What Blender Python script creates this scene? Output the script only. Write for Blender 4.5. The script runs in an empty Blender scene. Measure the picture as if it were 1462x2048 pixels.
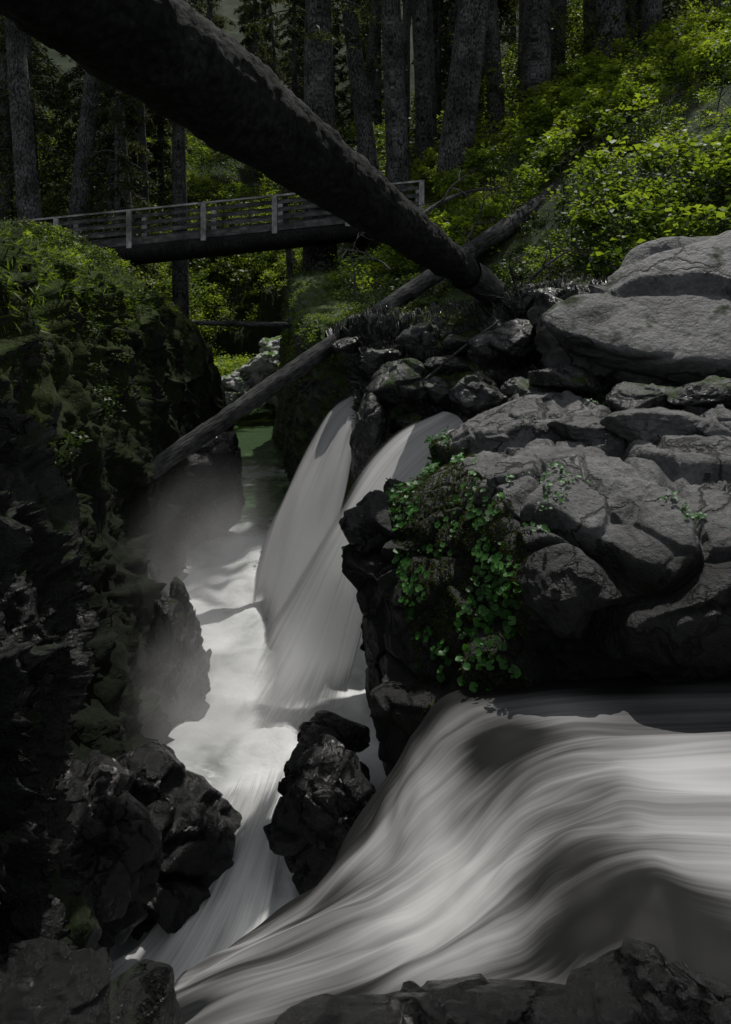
import bpy, math, numpy as np
from mathutils import Vector
rng=np.random.default_rng(7)
F=1400.0
# survey helper: bearing/elevation readings taken from the viewpoint + distance -> world metres
def S(a,b,d): return ((a-731)/F*d, d, (600-b)/F*d)
def SL(l): return [S(*q) for q in l]

# ---------------- noise ----------------
def h3(ix,iy,iz,seed):
    ix=ix.astype(np.int64);iy=iy.astype(np.int64);iz=iz.astype(np.int64)
    n=(ix*73856093)^(iy*19349663)^(iz*83492791)^(seed*2654435)
    n&=0xffffffff
    n=((n^(n>>16))*0x45d9f3b)&0xffffffff
    n=((n^(n>>16))*0x45d9f3b)&0xffffffff
    n=n^(n>>16)
    return (n&0xffffff)/float(0xffffff)
def vn(P,seed=0):
    f=np.floor(P);t=P-f;t=t*t*(3-2*t)
    x,y,z=f[...,0],f[...,1],f[...,2];a,b,c=t[...,0],t[...,1],t[...,2]
    r=0
    for i in(0,1):
        for j in(0,1):
            for k in(0,1):
                w=(a if i else 1-a)*(b if j else 1-b)*(c if k else 1-c)
                r=r+w*h3(x+i,y+j,z+k,seed)
    return r
def fbm(P,o=4,seed=0,g=0.5):
    s=0;a=1;t=0
    for i in range(o):
        s=s+a*vn(P*(2.03**i)+i*17.3,seed+i);t+=a;a*=g
    return s/t-0.5
def voro(P,seed=0):
    f=np.floor(P);F1=np.full(P.shape[:-1],9.);F2=F1.copy();idv=np.zeros(P.shape[:-1])
    for i in(-1,0,1):
        for j in(-1,0,1):
            for k in(-1,0,1):
                x,y,z=f[...,0]+i,f[...,1]+j,f[...,2]+k
                px=x+h3(x,y,z,seed+1);py=y+h3(x,y,z,seed+2);pz=z+h3(x,y,z,seed+3)
                d=np.sqrt((px-P[...,0])**2+(py-P[...,1])**2+(pz-P[...,2])**2)
                ids=h3(x,y,z,seed+4)
                n=d<F1
                F2=np.where(n,F1,np.minimum(F2,d));idv=np.where(n,ids,idv);F1=np.where(n,d,F1)
    return F1,F2,idv
def crag(P,s=1.0,an=(1,1,1.6),seed=0,edge=.16):
    # continuous block pattern: each cell bulges by its own amount, cracks between the cells
    q=P*s*np.array(an)
    q=q+0.6*np.stack([fbm(q*1.3,3,seed+5),fbm(q*1.3+9,3,seed+6),fbm(q*1.3+21,3,seed+7)],-1)
    a,b,i=voro(q,seed);t=np.clip((b-a)/edge,0,1);t=t*t*(3-2*t)
    return (i-.3)*t,1-np.clip((b-a)/(edge*.6),0,1)

# ---------------- mesh helpers ----------------
def mk(name,v,f,mat,smooth=True,uv=None,attrs=None,parent=None,mods=None):
    v=np.asarray(v,dtype=np.float32).reshape(-1,3);f=np.asarray(f,dtype=np.int32)
    me=bpy.data.meshes.new(name)
    k=f.shape[1];me.vertices.add(len(v));me.vertices.foreach_set('co',v.ravel())
    me.loops.add(f.size);me.loops.foreach_set('vertex_index',f.ravel())
    me.polygons.add(len(f));me.polygons.foreach_set('loop_start',np.arange(0,f.size,k,dtype=np.int32))
    me.polygons.foreach_set('loop_total',np.full(len(f),k,dtype=np.int32))
    me.update(calc_edges=True)
    if smooth: me.polygons.foreach_set('use_smooth',np.ones(len(f),dtype=bool))
    if uv is not None:
        u=me.uv_layers.new(name='UVMap');u.data.foreach_set('uv',np.asarray(uv,dtype=np.float32)[f.ravel()].ravel())
    if attrs:
        for n,a in attrs.items():
            at=me.attributes.new(n,'FLOAT','POINT');at.data.foreach_set('value',np.asarray(a,dtype=np.float32).ravel())
    me.materials.append(mat);me.validate()
    ob=bpy.data.objects.new(name,me);bpy.context.scene.collection.objects.link(ob)
    if parent: ob.parent=parent
    return ob
def empty(name,loc=(0,0,0)):
    e=bpy.data.objects.new(name,None);e.empty_display_size=.2;bpy.context.scene.collection.objects.link(e);return e
def gridf(m,n,wrap=False):
    i=np.arange(m-1)[:,None];nn=n if wrap else n-1;j=np.arange(nn)[None,:];j2=(j+1)%n
    return np.stack([i*n+j,i*n+j2,(i+1)*n+j2,(i+1)*n+j],-1).reshape(-1,4)
def cr(A,n):
    A=np.asarray(A,float);m=len(A);t=np.linspace(0,m-1,n);i=np.clip(np.floor(t).astype(int),0,m-2);u=t-i
    u=u.reshape((-1,)+(1,)*(A.ndim-1))
    ext=np.concatenate([[2*A[0]-A[1]],A,[2*A[-1]-A[-2]]]);p0,p1,p2,p3=ext[i],ext[i+1],ext[i+2],ext[i+3]
    return .5*((2*p1)+(-p0+p2)*u+(2*p0-5*p1+4*p2-p3)*u*u+(-p0+3*p1-3*p2+p3)*u**3)
def resamp(C,m,n):
    A=cr(C,m);return np.swapaxes(cr(np.swapaxes(A,0,1),n),0,1)
def gnorm(G):
    a=np.gradient(G,axis=0);b=np.gradient(G,axis=1);n=np.cross(a,b);return n/(np.linalg.norm(n,axis=-1,keepdims=True)+1e-9)

# ---------------- materials ----------------
def newmat(n):
    m=bpy.data.materials.new(n);m.use_nodes=True;nt=m.node_tree;nt.nodes.clear()
    return m,nt,lambda t,**k:_nd(nt,t,**k),nt.links.new
def _nd(nt,t,**k):
    n=nt.nodes.new(t)
    for a,b in k.items():
        if a.startswith('i_'):
            n.inputs[a[2:].replace('_',' ')].default_value=b
        else: setattr(n,a,b)
    return n
def ramp(nd,pts):
    r=nd('ShaderNodeValToRGB');e=r.color_ramp.elements
    while len(e)<len(pts): e.new(.5)
    for i,(p,c) in enumerate(pts):
        e[i].position=p;e[i].color=(c,c,c,1) if not isinstance(c,tuple) else c+(1,)
    return r
def rockmat(name,lo,hi,moss=0.0,rough=.7,wet=.0,mcol=(.035,.06,.008),scale=1.,bump=.8,up=.5,cracks=True,dark_z=None,crs=1.1,dark_min=.12,dark_over_moss=False,spec=None):
    m,nt,nd,L=newmat(name)
    g=nd('ShaderNodeNewGeometry');o=nd('ShaderNodeOutputMaterial');b=nd('ShaderNodeBsdfPrincipled');L(b.outputs[0],o.inputs[0])
    n1=nd('ShaderNodeTexNoise',i_Scale=1.3*scale,i_Detail=8.,i_Roughness=.62);L(g.outputs['Position'],n1.inputs['Vector'])
    n2=nd('ShaderNodeTexNoise',i_Scale=14*scale,i_Detail=8.,i_Roughness=.7);L(g.outputs['Position'],n2.inputs['Vector'])
    r=ramp(nd,[(.32,lo),(.7,hi)]);L(n1.outputs[0],r.inputs[0])
    r2=ramp(nd,[(.3,.45),(.7,1.3)]);L(n2.outputs[0],r2.inputs[0])
    mu=nd('ShaderNodeMixRGB',blend_type='MULTIPLY',i_Fac=1.);L(r.outputs[0],mu.inputs[1]);L(r2.outputs[0],mu.inputs[2])
    col=mu.outputs[0]
    mp=nd('ShaderNodeMath',operation='MULTIPLY_ADD');L(n2.outputs[0],mp.inputs[0]);mp.inputs[1].default_value=.35
    L(n1.outputs[0],mp.inputs[2])
    hgt=mp.outputs[0]
    if cracks:
        vo=nd('ShaderNodeTexVoronoi',feature='DISTANCE_TO_EDGE',i_Scale=crs*scale)
        dx=nd('ShaderNodeVectorMath',operation='MULTIPLY_ADD');L(n1.outputs['Color'],dx.inputs[0]);dx.inputs[1].default_value=(1.1,1.1,1.1);L(g.outputs['Position'],dx.inputs[2])
        L(dx.outputs[0],vo.inputs['Vector'])
        cr_=ramp(nd,[(0.,.2),(.03,1.)]);L(vo.outputs['Distance'],cr_.inputs[0])
        m2=nd('ShaderNodeMixRGB',blend_type='MULTIPLY',i_Fac=.8);L(col,m2.inputs[1]);L(cr_.outputs[0],m2.inputs[2]);col=m2.outputs[0]
        ad=nd('ShaderNodeMath',operation='MULTIPLY_ADD');L(cr_.outputs[0],ad.inputs[0]);ad.inputs[1].default_value=.35;L(hgt,ad.inputs[2]);hgt=ad.outputs[0]
    bp=nd('ShaderNodeBump',i_Strength=bump,i_Distance=.09);L(hgt,bp.inputs['Height']);L(bp.outputs[0],b.inputs['Normal'])
    rr=ramp(nd,[(.35,max(rough-.3*wet-.1,.08)),(.65,rough)]);L(n2.outputs[0],rr.inputs[0])
    rgh=rr.outputs[0]
    def darken_low(col):  # multiplies the colour darker towards low z, with a noisy edge
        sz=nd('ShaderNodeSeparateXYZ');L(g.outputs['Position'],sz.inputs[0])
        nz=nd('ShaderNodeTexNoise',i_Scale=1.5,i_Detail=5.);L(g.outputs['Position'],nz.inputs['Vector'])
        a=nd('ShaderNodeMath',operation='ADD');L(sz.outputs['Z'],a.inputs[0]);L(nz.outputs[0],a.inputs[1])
        mr=nd('ShaderNodeMapRange');L(a.outputs[0],mr.inputs[0]);mr.inputs[1].default_value=dark_z[0];mr.inputs[2].default_value=dark_z[1];mr.inputs[3].default_value=dark_min;mr.inputs[4].default_value=1
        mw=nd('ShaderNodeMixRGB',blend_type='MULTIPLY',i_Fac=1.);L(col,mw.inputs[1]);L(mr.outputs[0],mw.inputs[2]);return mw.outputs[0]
    if dark_z and not dark_over_moss: col=darken_low(col)
    if moss>0:
        sp=nd('ShaderNodeSeparateXYZ');L(g.outputs['Normal'],sp.inputs[0])
        nm=nd('ShaderNodeTexNoise',i_Scale=1.7,i_Detail=6.,i_Roughness=.65);
        of=nd('ShaderNodeVectorMath',operation='ADD');L(g.outputs['Position'],of.inputs[0]);of.inputs[1].default_value=(13,7,3);L(of.outputs[0],nm.inputs['Vector'])
        a=nd('ShaderNodeMath',operation='MULTIPLY_ADD');L(sp.outputs['Z'],a.inputs[0]);a.inputs[1].default_value=up*.35;L(nm.outputs[0],a.inputs[2])
        th=1-moss
        mr=nd('ShaderNodeMapRange');L(a.outputs[0],mr.inputs[0]);mr.inputs[1].default_value=th*.9-.04;mr.inputs[2].default_value=th*.9+.08
        mk_=mr.outputs[0]
        n3=nd('ShaderNodeTexNoise',i_Scale=30.,i_Detail=5.);L(g.outputs['Position'],n3.inputs['Vector'])
        mc=ramp(nd,[(.3,tuple(c*.35 for c in mcol)),(.7,tuple(c*1.6 for c in mcol))]);L(n3.outputs[0],mc.inputs[0])
        mx=nd('ShaderNodeMixRGB');L(mk_,mx.inputs[0]);L(col,mx.inputs[1]);L(mc.outputs[0],mx.inputs[2]);col=mx.outputs[0]
        mx2=nd('ShaderNodeMixRGB');L(mk_,mx2.inputs[0]);L(rgh,mx2.inputs[1]);mx2.inputs[2].default_value=(1,1,1,1);rgh=mx2.outputs[0]
    if dark_z and dark_over_moss: col=darken_low(col)
    L(col,b.inputs['Base Color']);L(rgh,b.inputs['Roughness']);b.inputs['Specular IOR Level'].default_value=(.3+.3*wet) if spec is None else spec
    return m
def leafmat(name,c1,c2,trans=.45,rough=.5):
    m,nt,nd,L=newmat(name)
    o=nd('ShaderNodeOutputMaterial');at=nd('ShaderNodeAttribute',attribute_name='tint')
    r=nd('ShaderNodeMixRGB');L(at.outputs['Fac'],r.inputs[0]);r.inputs[1].default_value=c1+(1,);r.inputs[2].default_value=c2+(1,)
    b=nd('ShaderNodeBsdfPrincipled',i_Roughness=rough);L(r.outputs[0],b.inputs['Base Color']);b.inputs['Specular IOR Level'].default_value=.25
    t=nd('ShaderNodeBsdfTranslucent');br=nd('ShaderNodeMixRGB',blend_type='MULTIPLY',i_Fac=1.);L(r.outputs[0],br.inputs[1]);br.inputs[2].default_value=(1.9,1.7,.8,1);L(br.outputs[0],t.inputs[0])
    mx=nd('ShaderNodeMixShader',i_Fac=trans);L(b.outputs[0],mx.inputs[1]);L(t.outputs[0],mx.inputs[2]);L(mx.outputs[0],o.inputs[0])
    return m
def barkmat(name,lo,hi,sc=(9,9,1.6),moss=0.,bump=1.):
    m,nt,nd,L=newmat(name)
    o=nd('ShaderNodeOutputMaterial');b=nd('ShaderNodeBsdfPrincipled',i_Roughness=.9);L(b.outputs[0],o.inputs[0]);b.inputs['Specular IOR Level'].default_value=.2
    tc=nd('ShaderNodeUVMap');mp=nd('ShaderNodeMapping');mp.inputs['Scale'].default_value=sc;L(tc.outputs[0],mp.inputs[0])
    n=nd('ShaderNodeTexNoise',i_Scale=4.,i_Detail=8.,i_Roughness=.7);L(mp.outputs[0],n.inputs['Vector'])
    v=nd('ShaderNodeTexVoronoi',i_Scale=3.);L(mp.outputs[0],v.inputs['Vector'])
    mm=nd('ShaderNodeMath',operation='MULTIPLY_ADD');L(v.outputs['Distance'],mm.inputs[0]);mm.inputs[1].default_value=-.4;L(n.outputs[0],mm.inputs[2])
    r=ramp(nd,[(.15,lo),(.55,hi)]);L(mm.outputs[0],r.inputs[0]);col=r.outputs[0]
    g=nd('ShaderNodeNewGeometry')
    n2=nd('ShaderNodeTexNoise',i_Scale=1.2,i_Detail=5.);L(g.outputs['Position'],n2.inputs['Vector'])
    r2=ramp(nd,[(.35,.4),(.65,1.3)]);L(n2.outputs[0],r2.inputs[0])
    mu=nd('ShaderNodeMixRGB',blend_type='MULTIPLY',i_Fac=1.);L(col,mu.inputs[1]);L(r2.outputs[0],mu.inputs[2]);col=mu.outputs[0]
    L(col,b.inputs['Base Color'])
    bp=nd('ShaderNodeBump',i_Strength=bump,i_Distance=.05);L(mm.outputs[0],bp.inputs['Height']);L(bp.outputs[0],b.inputs['Normal'])
    return m
def watermat(name,su=40.,sv=1.5,hi=.62,dark=(.012,.014,.014),alpha=True,bump=.1,r0=.8,r1=1.8,a0=.7,a1=1.3,amp=.7,tr_=.4):
    # silky white water: foam amount attribute x streak noise that runs along the current (UV v)
    m,nt,nd,L=newmat(name)
    o=nd('ShaderNodeOutputMaterial');uv=nd('ShaderNodeUVMap')
    # slight waviness so the strands are not ruler-straight
    wv=nd('ShaderNodeTexNoise',i_Scale=4.,i_Detail=2.);L(uv.outputs[0],wv.inputs['Vector'])
    wa=nd('ShaderNodeVectorMath',operation='MULTIPLY_ADD');L(wv.outputs['Color'],wa.inputs[0]);wa.inputs[1].default_value=(.05,.1,0);L(uv.outputs[0],wa.inputs[2])
    mp=nd('ShaderNodeMapping');mp.inputs['Scale'].default_value=(su,sv,1);L(wa.outputs[0],mp.inputs[0])
    n=nd('ShaderNodeTexNoise',i_Scale=1.,i_Detail=5.,i_Roughness=.6);L(mp.outputs[0],n.inputs['Vector'])
    mp2=nd('ShaderNodeMapping');mp2.inputs['Scale'].default_value=(su*.18,sv*.7,1);L(wa.outputs[0],mp2.inputs[0])
    n2=nd('ShaderNodeTexNoise',i_Scale=1.,i_Detail=3.);L(mp2.outputs[0],n2.inputs['Vector'])
    at=nd('ShaderNodeAttribute',attribute_name='foam')
    s=nd('ShaderNodeMath',operation='MULTIPLY_ADD');L(n.outputs[0],s.inputs[0]);s.inputs[1].default_value=amp;L(n2.outputs[0],s.inputs[2])
    s2=nd('ShaderNodeMath',operation='ADD');L(s.outputs[0],s2.inputs[0]);L(at.outputs['Fac'],s2.inputs[1])
    mr=nd('ShaderNodeMapRange');L(s2.outputs[0],mr.inputs[0]);mr.inputs[1].default_value=r0;mr.inputs[2].default_value=r1;mr.interpolation_type='SMOOTHSTEP'
    cm=nd('ShaderNodeMixRGB');L(mr.outputs[0],cm.inputs[0]);cm.inputs[1].default_value=dark+(1,);cm.inputs[2].default_value=(hi,hi,hi,1)
    b=nd('ShaderNodeBsdfPrincipled');L(cm.outputs[0],b.inputs['Base Color'])
    rr=nd('ShaderNodeMapRange');L(mr.outputs[0],rr.inputs[0]);rr.inputs[3].default_value=.6;rr.inputs[4].default_value=.95;L(rr.outputs[0],b.inputs['Roughness'])
    b.inputs['Specular IOR Level'].default_value=.1
    bp=nd('ShaderNodeBump',i_Strength=bump,i_Distance=.04);L(s.outputs[0],bp.inputs['Height']);L(bp.outputs[0],b.inputs['Normal'])
    t=nd('ShaderNodeBsdfTranslucent');L(cm.outputs[0],t.inputs[0]);mx=nd('ShaderNodeMixShader',i_Fac=tr_);L(b.outputs[0],mx.inputs[1]);L(t.outputs[0],mx.inputs[2])
    out=mx.outputs[0]
    if alpha:
        tr=nd('ShaderNodeBsdfTransparent');ma=nd('ShaderNodeMapRange');L(s2.outputs[0],ma.inputs[0]);ma.inputs[1].default_value=a0;ma.inputs[2].default_value=a1;ma.interpolation_type='SMOOTHSTEP'
        mz=nd('ShaderNodeMixShader');L(ma.outputs[0],mz.inputs[0]);L(tr.outputs[0],mz.inputs[1]);L(out,mz.inputs[2]);out=mz.outputs[0]
    L(out,o.inputs[0]);return m

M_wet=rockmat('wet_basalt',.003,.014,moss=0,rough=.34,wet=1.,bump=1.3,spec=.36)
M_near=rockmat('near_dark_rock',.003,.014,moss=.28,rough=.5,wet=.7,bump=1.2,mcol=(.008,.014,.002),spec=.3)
M_blk=rockmat('stepped_basalt',.010,.06,moss=.26,rough=.42,wet=.9,mcol=(.02,.035,.006),bump=1.,spec=.4)
M_ledge=rockmat('ledge_rock',.015,.07,moss=.46,rough=.5,wet=.6,mcol=(.03,.05,.008))
M_cliff=rockmat('mossy_cliff',.005,.02,moss=.52,rough=.6,wet=.5,mcol=(.020,.032,.005),up=.6,dark_z=(-3.2,.8),dark_min=.16,dark_over_moss=True,spec=.25)  # colour, moss included, gets darker towards the bottom of the wall
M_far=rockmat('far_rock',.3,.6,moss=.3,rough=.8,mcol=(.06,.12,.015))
M_soil=rockmat('forest_floor',.006,.022,moss=.5,rough=.95,mcol=(.012,.022,.004),cracks=False)
M_bm=rockmat('bench_rock',.035,.17,moss=.30,rough=.62,mcol=(.012,.016,.004),up=-.3,dark_z=(-1.98,-1.45),crs=1.0,bump=1.5,dark_min=.08,wet=.3)  # shade of the undercut front painted into the colour below the lit top
M_slab=rockmat('slab_rock',.04,.16,moss=.22,rough=.65,mcol=(.02,.028,.008),crs=.6,bump=1.5,wet=.3)
M_logbark=barkmat('log_bark',.004,.026,sc=(5,5,1))
M_log2=barkmat('bare_log',.02,.10,sc=(6,1.5,1))
M_logend=barkmat('bare_log_wood',.06,.18,sc=(9,.8,1))
M_trunk=barkmat('trunk_bark',.010,.15,sc=(7,2.2,1))
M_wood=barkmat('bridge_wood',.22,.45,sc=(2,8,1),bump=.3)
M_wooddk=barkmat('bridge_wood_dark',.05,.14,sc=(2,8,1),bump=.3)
M_leaf=leafmat('shrub_leaves',(.035,.070,.010),(.17,.25,.032),.5)
M_leafd=leafmat('dark_leaves',(.012,.026,.006),(.06,.095,.018),.35)
M_plant=leafmat('round_leaves',(.012,.045,.008),(.045,.15,.022),.3,.45)
M_needle=leafmat('needles',(.008,.014,.006),(.05,.065,.028),.4,.7)
M_moss=leafmat('moss_tufts',(.012,.020,.003),(.05,.07,.010),.3,.9)
M_twig=barkmat('twig_bark',.03,.14)
M_fall=watermat('falling_water',46,.9,hi=.9,dark=(.16,.16,.16),r0=.75,r1=1.65,amp=.6,bump=.03,tr_=.62)
M_rapid=watermat('rapids_water',60,2.2,hi=.50,dark=(.016,.016,.016),alpha=False,bump=.02,r0=.7,r1=1.95,amp=.6,tr_=.25)

# ---------------- terrain ----------------
def tps(pts):
    P=np.array(pts,float);n=len(P);d=np.linalg.norm(P[:,None,:2]-P[None,:,:2],axis=-1)
    U=lambda r:np.where(r>0,r*r*np.log(r+1e-12),0)
    A=np.zeros((n+3,n+3));A[:n,:n]=U(d)+np.eye(n)*.3;A[:n,n]=1;A[:n,n+1:]=P[:,:2];A[n:,:n]=A[:n,n:].T
    w=np.linalg.solve(A,np.concatenate([P[:,2],[0,0,0]]))
    def f(x,y):
        r=np.sqrt((x[...,None]-P[:,0])**2+(y[...,None]-P[:,1])**2)
        return (U(r)*w[:n]).sum(-1)+w[n]+w[n+1]*x+w[n+2]*y
    return f
TL=tps([(-4.6,6,.5),(-5.3,10,.4),(-5.5,12,.4),(-5.2,14,.2),(-5.1,16,-.1),(-5,18,-.7),(-4.8,20,-2.4),(-5.5,23,-3.6),(-7,16,.5),(-8,10,.8),(-8,20,.3),(-7,23,-.8),(-9,26,.8),(-12,28,1.4),(-18,28,2.0),(-16,14,1.6),(-12,20,1.0),(-18,20,1.8),(-30,30,4),(-7,28,-3.4),(-8,32,-3.5),(-12,36,1),(-9,38,-2.6),(-7,42,-1.5),(-6,46,3.2),(-4,52,7.5),(-12,45,4.5),(-20,45,7),(-10,60,12),(-30,60,14),(-10,80,28),(-40,80,30),(-20,100,44),(0,100,44),(-60,60,22),(-60,100,44)])
TR=tps([(-2,20,-.5),(-1.8,18,-.8),(-.2,15.3,-1.1),(1,12.8,-2.6),(3,12.8,-1.9),(5,12.5,-1.2),(0,14.7,-1.2),(2.9,15,-.4),(1.5,15,-.7),(1.5,17.7,-.1),(3.2,17.2,.4),(4.8,17,1.1),(7.3,14,1.8),(6,11.5,-.6),(9,9,1),(7,5,-.5),(12.5,24,8.0),(4.5,26,4.3),(2.2,27.5,3.1),(0,22,.5),(-1,26,1.1),(0,27.5,1.8),(-3,28,.0),(10.7,32,10.3),(20,32,14),(20,15,8),(0,30,2.9),(-2.5,34,1),(5,40,8.5),(-1,42,4.5),(15,50,18),(3,20,1.3),(6,20,3.2),(9,20,5.2),(-2,50,8),(0,60,13),(20,70,28),(0,80,28),(30,100,50),(0,100,44),(60,60,34),(40,30,22),(60,100,55),(-4,44,3.0)])
GC=np.array([(2,-.5),(6,-1.0),(10,-1.2),(13,-2.0),(17,-2.9),(20,-2.7),(22,-3.0),(26,-3.9),(31,-5.2),(37,-5.7),(41,-6),(45,-7)],float)
GWL=np.array([(2,3.1),(6,3.4),(10,4.0),(13,3.3),(17,2.2),(20,1.8),(22,2.0),(26,2.4),(31,2.6),(37,2.8),(40,2.0),(40.8,.0),(42,-6)],float)
GWR=np.array([(2,8),(6,8),(9,5),(11,3.4),(13,3.0),(15.3,2.6),(17,1.8),(20,1.15),(22,1.15),(26,1.4),(31,1.8),(37,2.5),(40,2.0),(40.8,.0),(42,-6)],float)
def TH(x,y):
    x=np.asarray(x,float);y=np.asarray(y,float)
    c=np.interp(y,GC[:,0],GC[:,1]);wl=np.interp(y,GWL[:,0],GWL[:,1]);wr=np.interp(y,GWR[:,0],GWR[:,1])
    s=x-c
    tl=TL(x,y);tr=TR(x,y)
    far=np.clip((y-38)/8,0,1);bl=np.where(y>38,(1-far)*(s>0)+far*np.clip((s+4)/8,0,1),(s>0)*1.)
    top=tl*(1-bl)+tr*bl
    P=np.stack([x,y,x*0],-1)
    top=top+fbm(P*.5,4,3)*.8*np.clip((y-12)/14,.25,3)
    dist=np.where(s<0,-s-wl,s-wr)
    k=np.clip(dist/1.1,0,1);k=k*k*(3-2*k)
    nearR=(s>0)&(y<12.3)&(x<7)
    k=np.where(nearR,0,k)
    return -6.8*(1-k)+np.minimum(top,60)*k
def axis(segs):
    o=[]
    for a,b,st in segs:o.append(np.arange(a,b,st))
    return np.concatenate(o)
xs=axis([(-80,-20,2),(-20,-9,.4),(-9,9,.1),(9,20,.35),(20,90,2)]);ys=axis([(-4,3,.5),(3,26,.1),(26,48,.25),(48,110,1.2)])
X,Y=np.meshgrid(xs,ys);Z=TH(X,Y)
G=np.stack([X,Y,Z],-1);N=gnorm(G)
cl=(1-np.abs(N[...,2]));G=G+N*(fbm(G*1.5,4,11)*1.0*cl)[...,None]
mk('ground',G,gridf(*X.shape),M_soil)

# ---------------- lofted rock sheets ----------------
def rocksheet(name,C,m,n,mat,a=.25,b=.12,c=.25,s=1.2,an=(1,1,1.5),seed=1,flip=False,fine=.05,parent=None,i2f=.35,amp=None):
    G=resamp(np.array(C,float),m,n);N=gnorm(G)*(-1 if flip else 1)
    i,e=crag(G,s,an,seed);i2,e2=crag(G,s*3.1,an,seed+9)
    d=a*i+a*i2f*i2-b*e-b*.35*e2+c*fbm(G*.9,3,seed+20)+fine*fbm(G*9,3,seed+30)
    if amp: d=d*amp(G)
    G=G+N*d[...,None]
    return mk(name,G,gridf(m,n),mat,parent=parent),G,N
# left gorge wall : columns by distance
cols=[(2.0,-3.2,1.2,-2.4),(4.5,-3.5,.9,-2.5),(6,-4.0,.6,-2.6),(8,-4.4,.6,-2.6),(10,-4.9,.5,-2.65),(12,-5.1,.45,-3.1),(14,-4.95,.25,-3.8),(16,-4.9,.1,-3.9),(18,-4.7,-.3,-3.8),(19.5,-4.3,-1.6,-3.5),(20.6,-4.1,-3.0,-3.5),(22,-4.6,-3.9,-3.9),(25,-5.8,-4.2,-5.0),(29,-7.2,-4.2,-6.4)]
C=[]
for (y,xt,zt,xb) in cols:
    row=[(xt-1.6,y,zt+.25),(xt-.7,y,zt+.15)]
    for t,f in((0,0),(.12,.22),(.3,.28),(.5,.42),(.72,.62),(.9,.9),(1.05,1.05)):
        row.append((xt+(xb-xt)*f,y,zt+(-6.1-zt)*t))
    C.append(row)
_,GLw,NLw=rocksheet('gorge_wall',C,460,240,M_cliff,a=.55,b=.2,c=1.1,s=.9,an=(1,1,.6),seed=3,amp=lambda G:np.clip((20-G[...,1])/4,.3,1))
sg=np.sign((NLw*np.array([1,0,.4])).sum(-1).mean());NLw=NLw*sg
# near dark outcrop of the left wall
C=[]
for k,(y,xo) in enumerate([(2.4,-.1),(3.0,0),(3.6,.05),(4.2,0),(4.8,-.25),(5.3,-.7),(5.8,-1.6)]):
    row=[]
    for (x,z) in [(-3.6,-.2),(-2.6,-.7),(-2.15,-1.1),(-1.95,-1.5),(-1.75,-2.0),(-1.8,-2.6),(-1.95,-3.2),(-1.9,-3.9),(-1.9,-4.6),(-2.2,-6.2)]:
        row.append((x+xo,y,z))
    C.append(row)
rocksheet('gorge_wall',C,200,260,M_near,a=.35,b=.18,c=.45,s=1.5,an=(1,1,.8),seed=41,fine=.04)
# right wall beyond the falls
C=[]
for (y,xt,zt,xb) in [(13.0,.5,-2.3,.2),(14.0,.35,-1.6,.1),(15.2,0,-1.3,-.35),(16.3,-.9,-1.0,-1.2),(17.5,-1.5,-.8,-1.65),(19,-1.75,-.55,-1.95),(20.5,-1.95,-.4,-2.15),(22,-2.1,0,-2.3),(25,-2.6,.5,-2.9),(30,-3.4,.8,-3.9)]:
    row=[(xt+2.,y,zt+.4),(xt+.8,y,zt+.3)]
    for t in(0,.25,.5,.75,1.02): row.append((xt+(xb-xt)*t,y,zt+(-6.1-zt)*t))
    C.append(row)
_,GRw,NRw=rocksheet('canyon_wall',C,200,150,M_ledge,a=.2,b=.1,c=.25,s=1.3,seed=8,flip=True)
# bench rock on the right
C=[[(1.2,11.4,-4),(.9,10.9,-3.0),(.3,10,-3.05),(-.05,9.2,-3.0),(-.15,8.8,-3.6),(-.1,8.3,-4.6),(.15,7.9,-6.1)],
[(1.5,11.4,-4),(1.3,10.8,-2.55),(.9,9.8,-2.45),(.5,8.9,-2.5),(.4,8.2,-3.2),(.35,7.7,-4.2),(.3,7.4,-6.1)],
[(1.9,11.4,-4),(1.8,10.8,-2.2),(1.5,9.3,-2.0),(1.25,8.0,-2.05),(1.2,7.3,-2.7),(.95,7.0,-3.5),(.9,6.9,-6.)],
[(2.5,11.4,-4),(2.4,10.8,-1.9),(2.2,9,-1.8),(1.75,7.2,-2.05),(1.6,6.5,-2.7),(1.6,6.7,-3.3),(1.6,7.,-5.2)],
[(3.4,11.4,-4),(3.3,10.8,-1.75),(3.1,8.8,-1.75),(2.4,6.8,-2.1),(2.2,6.2,-2.7),(2.3,6.6,-3.3),(2.3,6.9,-5)],
[(4.4,11.4,-4),(4.3,10.8,-1.65),(4,8.6,-1.65),(3,6.6,-2.05),(2.8,6.05,-2.7),(2.95,6.5,-3.3),(3,6.8,-5)],
[(5.6,11.4,-4),(5.5,10.8,-1.5),(5,8.6,-1.55),(3.8,6.6,-1.95),(3.6,6.1,-2.6),(3.7,6.5,-3.3),(3.8,6.8,-5)],
[(7.6,11.4,-4),(7.5,10.8,-1.2),(7,8.6,-1.3),(6,6.6,-1.7),(5.8,6.1,-2.5),(6,6.5,-3.3),(6,6.8,-5)]]
_,GB,NB=rocksheet('rock_bench',C,480,400,M_bm,a=.42,b=.09,c=.35,s=.6,an=(1,1,1.2),seed=17,flip=True,fine=.06,i2f=.25)
sg=np.sign((NB*np.array([0,-.5,1])).sum(-1).mean());NB=NB*sg
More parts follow.
